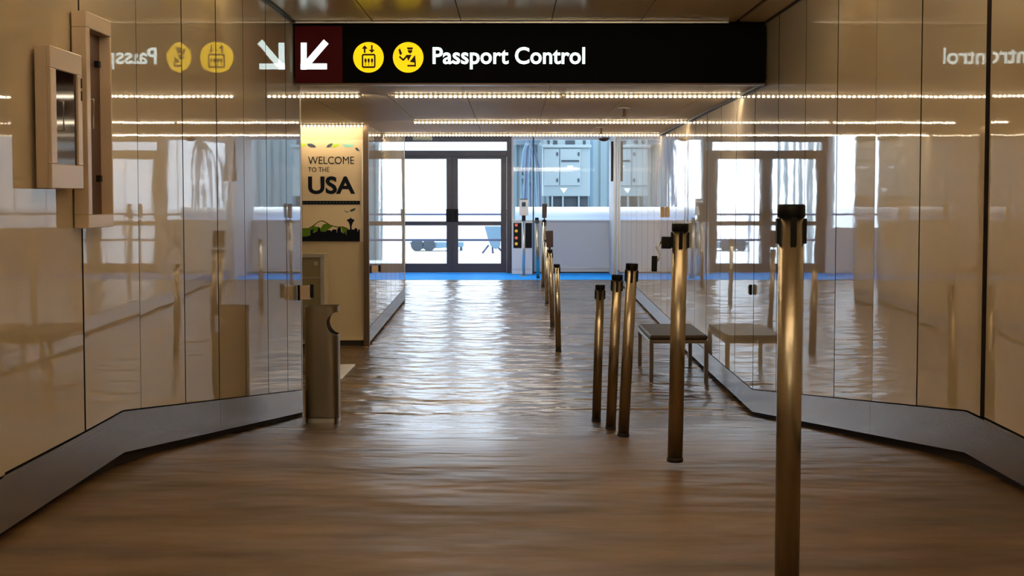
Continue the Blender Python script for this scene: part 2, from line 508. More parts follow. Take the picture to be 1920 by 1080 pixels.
# black shadow gap between right wall and low ceiling
struct(MB().prism([(XR - .03, YS + .02, zc(YS) - .02), (XR + .004, YS + .02, zc(YS) - .02), (XR + .004, YE, zc(YE) - .02), (XR - .03, YE, zc(YE) - .02)], (0, 0, .018)).build('trim_5', M['toe']), 'black shadow line between right wall and low ceiling', 'trim')
struct(MB().box(XL - .0, XL + .022, -3.5, YS - .06, ZC - .012, ZC - .002).build('trim_6', M['toe']), 'black shadow line between left wall and upper ceiling', 'trim')
struct(MB().box(XR - .018, XR - .0, -3.5, YS - .06, ZC - .010, ZC - .002).build('trim_7', M['toe']), 'black shadow line between right wall and upper ceiling', 'trim')
struct(MB().box(XL, 1.60, YS - .10, YS - .065, ZC - .018, ZC - .002).build('trim_8', M['alum'], bevel=.003), 'thin bright metal strip along the top of the sign', 'trim')

# ------------------------------------------------------------------ strip lights
def strip(x0, x1, Y, label, grp, drop=0.030, z=None, lampm='led'):
    z = zc(Y) if z is None else z
    t = thing('strip_light', ((x0 + x1) / 2, Y, z), label, 'light', grp)
    L = (x1 - x0) / 2
    MB().box(-L, L, 0.0, 0.034, -drop - .001, -0.001).build('housing', M['cream'], t)
    MB().box(-L + .004, L - .004, 0.034, 0.040, -drop, -0.006).build('rear_glow', M['rear_fill' if lampm == 'led' else 'rear_fill_soft'], t)  # glowing back face added, turned from view, to brighten the passage
    MB().box(-L + .004, L - .004, -0.006, 0.0, -drop, -0.0145).build('diode_strip', M[lampm], t)
    MB().box(-L - .03, L + .0, -0.030, -0.012, -0.006, -0.001).build('slot', M['backing'], t)
    for sx in (-L - 0.004, L):
        MB().box(sx, sx + 0.004, -0.008, 0.05, -drop - .004, 0).build('end_cap', M['alum'], t)
    return t
g1 = 'strip lights across the low ceiling'
Y1, Y2, Y3 = 11.40, 14.85, 17.50
def XA(px, Y): return (px - 960) * Y / F
strip(XA(440, Y1), XA(678, Y1), Y1, 'short strip light left of the gap in the row nearest the sign', g1)
strip(XA(742, Y1), XA(1053, Y1), Y1, 'middle strip light of the row nearest the sign', g1)
strip(XA(1060, Y1), XA(1391, Y1), Y1, 'right strip light of the row nearest the sign, ending at the wall', g1)
strip(XA(778, Y2), XA(1030, Y2), Y2, 'left strip light of the middle row', g1)
strip(XA(1034, Y2), XA(1291, Y2), Y2, 'right strip light of the middle row, ending at the wall', g1)
strip(-1.60, 0.1, Y3, 'left strip light on the far edge of the low ceiling', g1)
strip(0.11, 1.86, Y3, 'right strip light on the far edge of the low ceiling', g1)
strip(-2.9, -1.66, 15.5, 'strip light just above the welcome poster', g1, z=zc(15.45), lampm='led_soft')
# unseen lights added above the view to brighten the near passage
for i, (y, dp) in enumerate(((-1.6, 0), (1.6, 0), (4.9, 0), (7.6, .15))):
    t = thing('strip_light', (0.1, y, ZC), ('unseen fill light added behind the camera', 'unseen fill light added overhead near the camera', 'unseen fill light added overhead in front of the camera', 'unseen fill light added overhead just before the sign')[i], 'light', 'unseen fill lights added under the near ceiling')
    MB().box(-1.5, 1.5, -.03, .03, -.30 + dp, -.27 + dp).build('housing', M['alum'], t)
    MB().box(-1.48, 1.48, -.06, .06, -.36 + dp * 1.25, -.301 + dp).build('diffuser', M['lamp'], t)
    MB().box(-1.48, 1.48, -.02, .02, -.269 + dp, -.25 + dp).build('fill_uplight', M['fill_uplamp'], t)
    for x in (-1.2, 1.2):
        MB().tube((x, 0, -.28 + dp), (x, 0, -.001), .006, n=10).build('hanger', M['alum'], t)

for i, y in enumerate((20.0, 23.5)):  # unseen lights added to brighten the far hall
    t = thing('hall_fill_light', (-1.2, y, 2.70), ('unseen fill light added in the far hall nearer the low ceiling', 'unseen fill light added in the far hall nearer the doors')[i], 'light', 'unseen fill lights added in the far hall')
    MB().box(-2.2, 2.2, -.08, .08, -.30, -.24).build('diffuser', M['hall_fill'], t)
    for x in (-1.8, 1.8):
        MB().tube((x, 0, -.25), (x, 0, -.001), .006, n=10).build('hanger', M['alum'], t)
# ------------------------------------------------------------------ overhead sign
SY = YS - 0.06
t = thing('overhead_sign', (0.13, SY, ZC - 0.45), 'black overhead Passport Control sign with red arrow field', 'sign')
zt, zb = P(1000, 46, SY).z, P(1000, 156, SY).z
xl, xr = XL + .006, XR - .012
local(MB().box(xl, xr, SY, SY + 0.10, zb, zt).build('sign_box', M['signblack'], bevel=.003), t)
xr_ = P(642, 100, SY).x
local(MB().box(xl + .005, xr_, SY - 0.003, SY, zb + .004, zt - .012).build('red_field', M['signred']), t)
local(MB().box(xl, xr, SY - .004, SY + .1, zb - .012, zb).build('bottom_edge', M['brownframe']), t)
def sp(px, py, y=SY): 
    p = P(px, py, y); return (p.x, p.z)
YF = SY - 0.006
def flat(name, polys, m, parent, y, th=0.003):
    b = MB()
    for pl in polys:
        b.prism([(p[0], y, p[1]) for p in pl], (0, th, 0))
    return local(b.build(name, m), parent)
def seg(p, q, wd):
    p, q = Vector(p), Vector(q)
    d = (q - p).normalized() * wd / 2
    n = Vector((-d.y, d.x))
    return [p + n, q + n, q - n, p - n]
A = lambda pts: [sp(x, y, YF) for x, y in pts]
flat('arrow', [A([(564, 80), (575, 80), (575, 130), (564, 130)]), A([(564, 119), (613, 119), (613, 130), (564, 130)]), A([(607, 74), (616, 82), (578, 126), (569, 118)])], M['lwhite'], t, YF)
def disc(cx, cy, r, n=40): return [(cx + r * math.cos(2 * PI * k / n), cy + r * math.sin(2 * PI * k / n)) for k in range(n)]
def C4(pts, y): return [sp(650 + u / 12, 60 + v / 12, y) for u, v in pts]
YI = YF - 0.003
d1 = flat('lift_disc', [A(disc(690.8, 107.5, 28.6))], M['lyellow'], t, YF)
d2 = flat('customs_disc', [A(disc(765.3, 107.5, 28.6))], M['lyellow'], t, YF)
lift = [[(335, 378), (405, 295), (475, 378)], [(385, 370), (425, 370), (425, 470), (385, 470)], [(490, 398), (640, 398), (565, 470)], [(548, 292), (585, 292), (585, 400), (548, 400)],
        [(340, 520), (375, 490), (375, 810), (340, 780)], [(615, 490), (650, 520), (650, 780), (615, 810)], [(360, 490), (630, 490), (640, 528), (350, 528)], [(350, 770), (640, 770), (630, 810), (360, 810)]]
for cx in (425, 495, 570):
    lift += [[(cx + 26 * math.cos(a * PI / 6), 640 + 50 * math.sin(a * PI / 6)) for a in range(12)], [(cx - 7, 680), (cx + 7, 680), (cx + 7, 755), (cx - 7, 755)]]
o = flat('lift_pictogram', [C4(p, YI) for p in lift], M['icon'], t, YI)
cust = [[(1165, 400), (1195, 365), (1250, 480), (1215, 525), (1185, 490)], [(1350, 345), (1495, 345), (1480, 395), (1370, 395)],
        [(1370, 405), (1480, 405), (1472, 450), (1440, 482), (1408, 478), (1378, 445)],
        seg((1185, 550), (1280, 635), 42), seg((1270, 635), (1360, 535), 42), [(1330, 515), (1465, 510), (1385, 655), (1362, 590)],
        [(1540, 515), (1558, 690), (1525, 690), (1415, 672)], [(1365, 738), (1555, 738), (1555, 778), (1365, 778)], [(1525, 680), (1558, 680), (1558, 778), (1525, 778)]]
o = flat('customs_pictogram', [C4([tuple(q) for q in p], YI) for p in cust], M['icon'], t, YI)
x0, zt_ = sp(811, 88, YF); x1, zb_ = sp(1097, 130, YF)
text_mesh('lettering', 'Passport Control', M['lwhite'], x0, x1, zt_, zb_, YF, t, bold=0.02)

# ------------------------------------------------------------------ welcome poster
PYW = 15.72
t = thing('welcome_poster', (-2.03, PYW, 0.6), 'tall cream welcome poster with big black letters and a green skyline', 'poster')
def wp(px, py, y=PYW):
    p = P(px, py, y); return (p.x, p.z)
px0, pz1 = wp(566, 262); px1, pz0 = wp(679, 453)
local(MB().box(px0, px1, PYW, PYW + 0.02, pz0, pz1).build('sheet', M['paper']), t)
local(MB().box(px1, px1 + .02, PYW - .01, PYW + .03, pz0, pz1).build('edge_frame', M['alum']), t)
PF = PYW - 0.004
W = lambda pts: [wp(x, y, PF) for x, y in pts]
def ptext(s, xa, xb, ya, yb, bold):
    a = wp(xa, ya, PF); c = wp(xb, yb, PF)
    text_mesh('lettering', s, M['navy'], a[0], c[0], a[1], c[1], PF, t, bold=bold)
ptext('WELCOME', 577.5, 664, 293.5, 307.5, 0.0)
ptext('TO THE', 577.5, 617.5, 313.5, 322.5, 0.0)
ptext('USA', 577.5, 666, 330.5, 364.0, 0.03)
flat('caption_bar', [W([(567, 376.5), (675, 376.5), (675, 383.5), (567, 383.5)])], M['black'], t, PF, .002)
lv = [(567 + i * 6.2, 4.0) for i in range(17)]
flat('caption_marks', [W([(x + 1, 379), (x + w_, 379), (x + w_, 381), (x + 1, 381)]) for x, w_ in lv], M['slate'], t, PF - .002, .001)
# skyline: crop coords (u,v) of region 560..700 x 370..470 at 10.8 px per px
def K(pts, y=PF): return [wp(560 + u / 10.8, 370 + v / 10.8, y) for u, v in pts]
for poly in [K([(70, 640), (230, 620), (330, 550), (300, 690), (240, 800), (70, 800)]), K([(250, 700), (330, 590), (420, 600), (430, 700)]),
                  K([(430, 640), (500, 545), (590, 530), (690, 590), (600, 650), (560, 720), (440, 720)]), K([(860, 610), (960, 620), (1000, 650), (960, 760), (900, 760)])]:
    flat('mountain', [poly], M['green'], t, PF, .002)
flat('ridge_line', [K([(70, 628), (200, 622), (300, 560), (400, 485), (480, 465), (540, 490), (640, 555), (760, 590), (900, 590), (1000, 625), (1000, 650), (880, 612), (740, 605), (620, 568), (520, 505), (470, 485), (400, 505), (310, 580), (210, 640), (70, 650)])], M['olive'], t, PF - .001, .001)
city = [(70, 890), (70, 800), (180, 790), (240, 770), (240, 660), (280, 655), (290, 720), (380, 690), (395, 620), (430, 610), (440, 690), (540, 700), (570, 670), (640, 660), (660, 690), (690, 650), (760, 650), (775, 730), (790, 620), (850, 600), (860, 700), (920, 740), (930, 690), (965, 770), (980, 650), (1110, 650), (1120, 660), (1140, 620), (1180, 630), (1200, 700), (1210, 650), (1240, 650), (1240, 890)]
flat('skyline', [K(city, PF - .002)], M['black'], t, PF - .002, .001)
flat('tower_silhouette', [K([(965, 465), (1000, 445), (1045, 425), (1050, 400), (1058, 400), (1062, 425), (1105, 445), (1140, 465), (1110, 490), (1085, 540), (1070, 600), (1080, 700), (1030, 700), (1042, 600), (1030, 540), (1000, 490)], PF - .003)], M['navy'], t, PF - .003, .001)
flat('bird', [K([(1030, 270), (1080, 235), (1160, 215), (1130, 270), (1060, 295)]), K([(900, 240), (960, 285), (1040, 300), (960, 305)])], M['slate'], t, PF, .001)
# leaves along the top: crop coords of region 540..780 x 240..460 at 4.908
def Lf(pts): return [wp(540 + u / 4.908, 240 + v / 4.908, PF) for u, v in pts]
flat('leaf', [Lf([(128, 142), (165, 145), (160, 165), (130, 178)])], M['lime'], t, PF, .001)
flat('leaf', [Lf([(175, 145), (215, 143), (245, 158), (258, 178), (210, 176), (185, 165)])], M['slate'], t, PF, .001)
flat('leaf', [Lf([(352, 178), (365, 155), (390, 143), (415, 142), (400, 165), (380, 177)])], M['slate'], t, PF, .001)
flat('leaf', [Lf([(405, 177), (415, 150), (472, 146), (460, 165), (440, 177)])], M['lime'], t, PF, .001)
flat('leaf', [Lf([(492, 148), (605, 152), (595, 175), (530, 177)])], M['teal'], t, PF, .001)
flat('leaf', [Lf([(615, 182), (640, 182), (662, 215), (630, 208)])], M['slate'], t, PF, .001)

# ------------------------------------------------------------------ low glass case in the alcove
CYY = 15.0
c0 = P(607, 477, CYY); zf_ = fz(CYY)
t = thing('display_case', (-2.45, CYY, zf_), 'low beige display case with a glazed front, below the welcome poster', 'cabinet')
xa, xb, zt = -2.95, c0.x, c0.z
local(MB().box(xa, xb, CYY + .04, CYY + .40, zf_ + .10, zt).build('body', M['cream'], bevel=.006), t)
fr = MB()
fr.box(xa, xb + .006, CYY, CYY + .04, zt - .035, zt + .006).box(xa, xa + .04, CYY, CYY + .04, zf_ + .1, zt - .035).box(xb - .04, xb + .006, CYY, CYY + .04, zf_ + .1, zt - .035).box(xa, xb, CYY, CYY + .04, zf_ + .1, zf_ + .14)
local(fr.build('frame', M['alum'], bevel=.004), t)
local(MB().box(xa + .04, xb - .04, CYY + .02, CYY + .025, zf_ + .14, zt - .035).build('glass_front', M['caseglass']), t)
local(MB().box(xa + .04, xb - .04, CYY + .018, CYY + .03, zt - .26, zt - .25).build('shelf_edge', M['alum']), t)
local(MB().box(xb - .11, xb - .07, CYY + .014, CYY + .02, zt - .12, zt - .08).build('light_spot', M['alum'], bevel=.003), t)  # small metal block standing in for a spot of light
for x in (xa + .03, xb - .08):
    local(MB().box(x, x + .05, CYY + .02, CYY + .3, zf_, zf_ + .1).build('leg', M['toe']), t)

# white plate on the floor
q = [G(606, 686), G(666, 685), G(641, 712), G(606, 713)]
b = MB().prism([p + Vector((0, 0, .001)) for p in q], (0, 0, .012))
tag(b.build('floor_plate', M['white'], bevel=.002), 'flat white plate lying on the floor behind the notched metal bin', 'plate')

# ------------------------------------------------------------------ notched metal bin
base = G(606, 793)
by = base.y
sc = F / by
bw, bd = 63 / sc / 2, 0.10
bh = 222 / sc + 0.0
t = thing('notched_bin', (base.x, by, fz(by)), 'slim brushed metal bin with a round notch in its upper right edge', 'bin')
sl_ = (fz(by + .1) - fz(by - .1)) / .2
n = 48
def ring(bm, rx, ry, z):
    out = []
    for k in range(n):
        a = 2 * PI * k / n
        ca, sa = math.cos(a), math.sin(a)
        e = 0.45
        out.append(bm.verts.new((rx * abs(ca) ** e * (1 if ca > 0 else -1), ry * abs(sa) ** e * (1 if sa > 0 else -1), z)))
    return out
def shell(z0, z1, rx, ry, th, name, m):
    b = MB()
    o0, o1 = ring(b.bm, rx, ry, z0), ring(b.bm, rx, ry, z1)
    i0, i1 = ring(b.bm, rx - th, ry - th, z0), ring(b.bm, rx - th, ry - th, z1)
    for k in range(n):
        j = (k + 1) % n
        for f in ((o0[k], o0[j], o1[j], o1[k]), (i0[j], i0[k], i1[k], i1[j]), (o1[k], o1[j], i1[j], i1[k]), (o0[j], o0[k], i0[k], i0[j])):
            b.bm.faces.new(f)
    return b.build(name, m, t)
body = shell(0.05, bh, bw, bd, .004, 'body', M['binsteel'])
cut = MB().tube((bw + .002, -.5, bh - 32 / sc), (bw + .002, .5, bh - 32 / sc), 21.5 / sc, n=40).build('cutter', M['dark'])
md = body.modifiers.new('cut', 'BOOLEAN'); md.operation = 'DIFFERENCE'; md.object = cut; md.solver = 'EXACT'
dg = bpy.context.evaluated_depsgraph_get()
bpy.context.view_layer.update()
cut.parent = None
cut.matrix_world = Matrix.Translation(t.location)
bpy.context.view_layer.update()
dg = bpy.context.evaluated_depsgraph_get()
me = bpy.data.meshes.new_from_object(body.evaluated_get(dg))
body.modifiers.clear()
body.data = me
bpy.data.objects.remove(cut)
for p_ in me.polygons: p_.use_smooth = False
MB().box(-bw + .02, bw - .02, -bd + .015, bd - .015, .055, .07).build('inner_floor', M['dark'], t)
shell(0.012, 0.045, bw, bd, .02, 'base_ring', M['alum'])
MB().box(-bw + .015, bw - .015, -bd + .01, bd - .01, -.012, .05).build('base_foot', M['toe'], t)

# ------------------------------------------------------------------ belt stanchions
def stanchion(bx_, by_, tx, ty, label, grp, Yforce=None, head=False, hang=False, nside=28):
    """base pixel, top pixel"""
    if Yforce:
        g = P(bx_, by_, Yforce); g.z = fz(Yforce)
    else:
        g = G(bx_, by_)
    tp = P(tx, ty, g.y)
    h = (tp - g).length
    t = thing('belt_stanchion', g, label, 'stanchion', grp)
    t.rotation_euler = (0, math.atan2(tp.x - g.x, tp.z - g.z), 0)
    r = 0.0315
    MB().lathe([(r + .001, 0.0), (r + .003, .004), (r + .003, .014), (r + .001, .018)], n=nside).build('foot_ring', M['toe'], t)
    MB().lathe([(r, .018), (r, h - .022)], n=nside).build('pole', M['chrome'], t)
    MB().lathe([(r + .001, h - .033), (r + .0035, h - .030), (r + .0035, h - .004), (r + .001, h)], n=nside).build('cap', M['dark'], t)
    for k in range(4):
        a = k * PI / 2
        ca, sa = math.cos(a), math.sin(a)
        q = Matrix.Rotation(a, 4, 'Z')
        b = MB()
        if k % 2 == 0:      # side slots carry a tape end that stands out
            b.box(r - .004, r + .0065, -.011, .011, h - .100, h - .036)
        else:
            b.box(r - .004, r + .0015, -.008, .008, h - .105, h - .02)
        bmesh.ops.transform(b.bm, matrix=q, verts=b.bm.verts)
        b.build('tape_slot', M['dark'], t, bevel=.002)
    if head:
        hd = MB()
        wd, hh = head
        hd.prism([(-wd / 2, -.014, h + .03), (wd / 2, -.014, h + .03), (wd / 2 + .006, -.014, h + .03 + hh), (-wd / 2 - .006, -.014, h + .03 + hh)], (0, .028, 0))
        hd.build('sign_holder', M['purple'], t, bevel=.004)
        MB().tube((0, 0, h - .002), (0, 0, h + .032), .012).build('neck', M['dark'], t)
    if hang:
        MB().box(-r - .045, -r - .004, -.014, .014, h - .105, h - .055).build('tape_clip', M['dark'], t, bevel=.004)
        MB().path([(-r - .04, 0, h - .07), (-r - .066, -.01, h - .10), (-r - .05, -.02, h - .135), (-r - .07, -.015, h - .17)], .004).build('loose_tape', M['alum'], t)
        MB().box(-r - .085, -r - .062, -.02, -.008, h - .20, h - .135).build('loose_clip', M['dark'], t, bevel=.003)
    return t
gs = 'metal belt stanchions along the right side of the passage'
stanchion(1474, 1190, 1484, 383, 'nearest and largest metal belt stanchion, cut off by the bottom of the photo', gs, Yforce=3.52)
stanchion(1265.5, 866, 1275.5, 419, 'second nearest metal belt stanchion, with a loose tape end on its left, before the bench', gs, hang=True)
stanchion(1168.5, 818, 1185, 494, 'rightmost of the three leaning metal stanchions left of the bench', gs)
stanchion(1145, 805, 1157.5, 515, 'middle one of the three leaning metal stanchions left of the bench', gs)
stanchion(1118, 790, 1125.5, 534, 'leftmost and shortest of the three leaning stanchions left of the bench', gs)
gf = 'metal belt stanchions in the row before the far window'
stanchion(1047, 659, 1044, 495, 'nearest stanchion of the far row, without a sign holder', gf)
stanchion(1036, 613, 1031, 468, 'far row stanchion topped by the wider purple sign holder', gf, head=(.085, .21))
stanchion(1025.5, 571, 1025, 449, 'far row stanchion mostly hidden behind the purple sign holder', gf, Yforce=20.6)
stanchion(1018, 538, 1020.5, 412, 'far row stanchion topped by the narrow dark sign holder', gf, Yforce=23.6, head=(.075, .24))
stanchion(1009, 526, 1006.5, 408, 'farthest stanchion of the far row, standing on the blue strip', gf, Yforce=25.6)

# ------------------------------------------------------------------ bench
X0, X1, YA, YB = 1.27, 1.815, 12.75, 13.95
zz = lambda y: fz(y)
HB = 0.435
fb = zz(YA)
t = thing('bench', ((X0 + X1) / 2, (YA + YB) / 2, fb), 'low metal bench with brown vinyl top standing against the right wall', 'bench')
local(MB().box(X0, X1, YA, YB, fb + HB - .075, fb + HB - .045).build('seat_frame', M['benchmetal'], bevel=.004), t)
local(MB().box(X0 + .005, X1 - .005, YA + .005, YB - .005, fb + HB - .045, fb + HB).build('seat_cushion', M['leather'], bevel=.018, seg=4), t)
for x in (X0, X1 - .038):
    for y in (YA, YB - .038):
        local(MB().box(x, x + .038, y, y + .038, zz(y) + .002, fb + HB - .074).build('leg', M['benchmetal'], bevel=.003), t)
for x in (X0 + .005,):
    pass

# ------------------------------------------------------------------ wall mounted belt receivers
def receiver(x, sgn, y, z, label, s=0.11):
    t = thing('belt_receiver', (x, y, z), label, 'belt receiver', 'belt receivers on the walls')
    xa, xb = sorted((x, x + sgn * .018)); 
    local(MB().box(xa, xb, y, y + .02, z - s / 2, z + s / 2).build('back_plate', M['dark'], bevel=.002), t)
    xa, xb = sorted((x + sgn * .018, x + sgn * .095))
    local(MB().box(xa, xb, y, y + .05, z - s / 2 + .006, z + s / 2 - .006).build('housing', M['cabinet'], bevel=.004), t)
    xa, xb = sorted((x + sgn * .095, x + sgn * .122))
    local(MB().box(xa, xb, y - .005, y + .045, z - s / 2 + .02, z + s / 2 + .006).build('tape_slot', M['dark'], bevel=.003), t)
    return t
yy = 10.45
receiver(XL, 1, yy, P(580, 549, yy).z, 'black and beige belt receiver on the near left wall above the notched bin', .115)
yy = 15.80
receiver(XL, 1, yy, P(700, 505, yy).z, 'small belt receiver on the far left wall beside the welcome poster', .09)
yy = 10.9
t = thing('belt_receiver', (XR, yy, P(1414, 543, yy).z), 'small black belt receiver on the right wall between the two nearest stanchions', 'belt receiver', 'belt receivers on the walls')
MB().box(-.022, -.001, -.02, .02, -.04, .04).build('housing', M['dark'], t, bevel=.003)
MB().box(-.030, -.022, -.008, .008, -.03, .03).build('tape_slot', M['alum'], t)
yy = 17.2
t = thing('wall_reader', (XR, yy, P(1243, 397, yy).z), 'small tan wall box high on the right wall past the bench', 'wall box')
MB().box(-.05, -.001, -.04, .04, -.07, .06).build('housing', M['tanbox'], t, bevel=.006)
MB().box(-.053, -.05, -.02, .02, -.02, .03).build('face_plate', M['alum'], t)

# ------------------------------------------------------------------ cabinets on the left wall
ya, yb = PX(65, XL, 220), PX(152, XL + .05, 220)
zt, zb = CAMZ + .515, CAMZ + .030
t = thing('wall_cabinet', (XL, (ya + yb) / 2, zb), 'shallow beige wall cabinet with a dark window, left of the taller one', 'cabinet', 'cabinets on the left wall')
D = .052
local(MB().box(XL + .001, XL + D - .010, ya, yb, zb, zt).build('body', M['cabinet'], bevel=.003), t)
def frame_yz(name, x0, x1, y0, y1, z0, z1, wl_, wr_, wb, wt, m, par, bevel=.003):
    b = MB()
    b.box(x0, x1, y0, y1, z1 - wt, z1).box(x0, x1, y0, y1, z0, z0 + wb).box(x0, x1, y0, y0 + wl_, z0 + wb, z1 - wt).box(x0, x1, y1 - wr_, y1, z0 + wb, z1 - wt)
    return local(b.build(name, m, bevel=bevel), par)
dr = frame_yz('door', XL + D - .010, XL + D + .004, ya, yb, zb, zt, .06, .05, .085, .075, M['cabinet'], t)
w1 = MB().box(XL + D - .009, XL + D - .004, ya + .06, yb - .05, zb + .085, zt - .075).build('window', M['smoke'])
w1.parent = dr; w1.matrix_parent_inverse = Matrix.Identity(4)
h1 = MB().path([(XL + D + .003, ya + .075, zb + .30), (XL + D + .022, ya + .075, zb + .30), (XL + D + .022, ya + .075, zb + .20), (XL + D + .003, ya + .075, zb + .20)], .004).build('handle', M['alum'])
h1.parent = dr; h1.matrix_parent_inverse = Matrix.Identity(4)
for z in (zb + .32, zt - .12):
    local(MB().tube((XL + D + .002, yb - .012, z), (XL + D + .002, yb - .012, z + .035), .005).build('hinge', M['dark']), t)

ya2, yb2 = PX(161, XL + .05, 220), PX(208, XL + .05, 220)
zt, zb = CAMZ + .685, CAMZ - .115
t = thing('wall_cabinet', (XL, (ya2 + yb2) / 2, zb), 'tall narrow beige wall cabinet with an open brown interior', 'cabinet', 'cabinets on the left wall')
frame_yz('frame', XL + .001, XL + .056, ya2, yb2, zb, zt, .045, .012, .05, .06, M['cabinet'], t)
local(MB().box(XL + .001, XL + .012, ya2 + .045, yb2 - .012, zb + .05, zt - .06).build('interior_panel', M['inner']), t)
hz = CAMZ + .30
local(MB().path([(XL + .012, ya2 + .13, hz + .07), (XL + .04, ya2 + .13, hz + .07), (XL + .04, ya2 + .13, hz - .04), (XL + .012, ya2 + .13, hz - .04)], .004).build('handle', M['alum']), t)
for z in (CAMZ + .50, CAMZ + .06):
    local(MB().box(XL + .01, XL + .03, yb2 - .08, yb2 - .055, z, z + .025).build('catch', M['dark'], bevel=.002), t)

# ------------------------------------------------------------------ sprinklers and far ceiling fittings
def sprinkler(px, py, Y, label):
    z = zc(Y)
    x = P(px, py, Y).x
    t = thing('sprinkler_head', (x, Y, z), label, 'sprinkler', 'sprinkler heads in the low ceiling')
    MB().lathe([(.055, -.001), (.058, -.008), (.018, -.014)], n=20).build('escutcheon', M['alum'], t)
    MB().tube((0, 0, -.012), (0, 0, -.075), .011).build('stem', M['brownframe'], t)
    MB().lathe([(.026, -.085), (.028, -.078), (.009, -.073)], n=16).build('deflector', M['brownframe'], t)
sprinkler(1170, 200, 12.9, 'sprinkler head in the low ceiling nearer the sign')
sprinkler(1127, 233, 16.0, 'sprinkler head in the low ceiling farther from the sign')
x = P(1132, 262, 20)
t = thing('ceiling_sensor', (x.x, 20, P(1132, 265, 20).z), 'small dark dome sensor above the far window', 'sensor')
MB().lathe([(.02, -.0), (.06, .012), (.08, .035), (.08, .05)], n=24).build('dome', M['purple'], t)
MB().tube((0, 0, .05), (0, 0, 2.70 - t.location.z), .01).build('rod', M['alum'], t)
x = P(792, 259, 19)
t = thing('ceiling_box', (x.x, 19, x.z), 'small pale box hung above the glass doors', 'fitting')
MB().box(-.13, .13, -.06, .06, -.03, .03).build('housing', M['equiplite'], t, bevel=.008)
MB().tube((0, 0, .03), (0, 0, 2.70 - t.location.z), .01).build('rod', M['alum'], t)

# ------------------------------------------------------------------ far wall: doors, transom, window
YD = 27.4
def Z(py, Y=YD): return P(960, py, Y).z
def X(px, Y=YD): return P(px, 400, Y).x
ztop = Z(283); zf0 = -0.40
xc = X(848)
xR = X(950); xL_ = xc - (xR - xc)
# surrounding frame
b = MB()
b.box(xR, X(959), YD - .03, YD + .12, zf0, 2.72)
b.box(xL_ - .1, xL_, YD - .03, YD + .12, zf0, 2.72)
b.box(xL_, xR, YD - .02, YD + .1, Z(293), Z(282))
b.box(xL_, xR, YD - .02, YD + .1, Z(266), 2.72)
struct(b.build('door_frame', M['frame'], bevel=.004), 'dark metal frame around the double glass doors', 'door frame')
o = struct(MB().box(xL_, xR, YD + .03, YD + .036, Z(282), Z(266)).build('window_1', M['glass']), 'clear transom pane above the double doors', 'window')
portal('door_portal', xL_, xR, zf0, Z(266), YD - .06)
portal('window_portal', X(962), XR, Z(413), Z(262), YD - .06)
portal('hall_window_portal', -5.4, xL_ - .2, zf0 + .9, 2.5, YD - .06)
def leaf(n, x0, x1, hinge_left, label):
    o = MB()
    zt = Z(293) + .0
    st = .115
    o.box(x0, x0 + st, YD, YD + .045, zf0 + .01, zt).box(x1 - st, x1, YD, YD + .045, zf0 + .01, zt)
    o.box(x0 + st, x1 - st, YD, YD + .045, zt - .055, zt)
    o.box(x0 + st, x1 - st, YD, YD + .045, Z(423), Z(415))
    o.box(x0 + st, x1 - st, YD, YD + .045, zf0 + .01, Z(494))
    o = struct(o.build('door_%d' % n, M['frame'], bevel=.003), label, 'door')
    MB().box(x0 + st, x1 - st, YD + .02, YD + .026, Z(415), zt - .055).build('upper_pane', M['glass'], o)
    MB().box(x0 + st, x1 - st, YD + .02, YD + .026, Z(494), Z(423)).build('lower_pane', M['glass'], o)
    hx = x1 - st / 2 if hinge_left else x0 + st / 2
    hd = MB().box(hx - .065, hx + .065, YD - .03, YD, Z(416), Z(392)).build('lock_case', M['dark'], o, bevel=.006)
    MB().tube((hx, YD - .06, Z(414)), (hx, YD - .06, Z(395)), .012).build('pull_handle', M['dark'], hd)
leaf(1, xL_ + .001, xc - .0005, True, 'left leaf of the dark framed double glass doors')
leaf(2, xc + .0005, xR - .001, False, 'right leaf of the dark framed double glass doors')
# window wall to the right
zs = Z(413)
b = MB()
b.box(X(959), XR + .1, YD, YD + .12, Z(262), 2.72)
b.box(X(959), X(963), YD, YD + .12, zs, Z(262))
struct(b.build('wall_far', M['white']), 'white wall around the far window', 'wall')
o = struct(MB().box(X(963), XR + .1, YD + .04, YD + .046, zs, Z(262)).build('window_2', M['glass']), 'large window looking out on the pale blue equipment', 'window')
struct(MB().box(X(959), XR + .1, YD - .02, YD + .12, zf0, zs).build('wall_far', M['grey'], bevel=.004), 'grey panelled wall under the far window', 'wall')
struct(MB().box(X(959), XR + .1, YD - .06, YD - .02, zs - .02, zs + .012).build('trim_9', M['white'], bevel=.006), 'pale window sill above the grey wall', 'trim')
struct(MB().box(X(959), XR + .1, YD - .035, YD - .02, zf0 + .1, zf0 + .12).build('trim_10', M['alum']), 'thin metal line low on the grey wall', 'trim')
struct(MB().box(X(962), XR + .1, YD - .05, YD - .02, zf0, zf0 + .03).build('trim_11', M['toe']), 'black foot line of the grey wall', 'trim')
# left part of the far wall, out of sight behind the left wall but lighting the hall
b = MB()
b.box(-5.5, xL_ - .1, YD, YD + .12, zf0, zf0 + .9).box(-5.5, xL_ - .1, YD, YD + .12, 2.5, 2.72).box(-5.5, -5.4, YD, YD + .12, zf0 + .9, 2.5).box(xL_ - .2, xL_ - .1, YD, YD + .12, zf0 + .9, 2.5)
struct(b.build('wall_far', M['white']), 'white wall left of the double doors', 'wall')
struct(MB().box(-5.4, xL_ - .2, YD + .04, YD + .046, zf0 + .9, 2.5).build('window_3', M['glass']), 'window left of the double doors', 'window')
struct(MB().box(XR + .03, XR + .12, 24.9, 27.5, zf0, 2.75).build('wall_right', M['grey']), 'short grey return wall at the far end', 'wall')

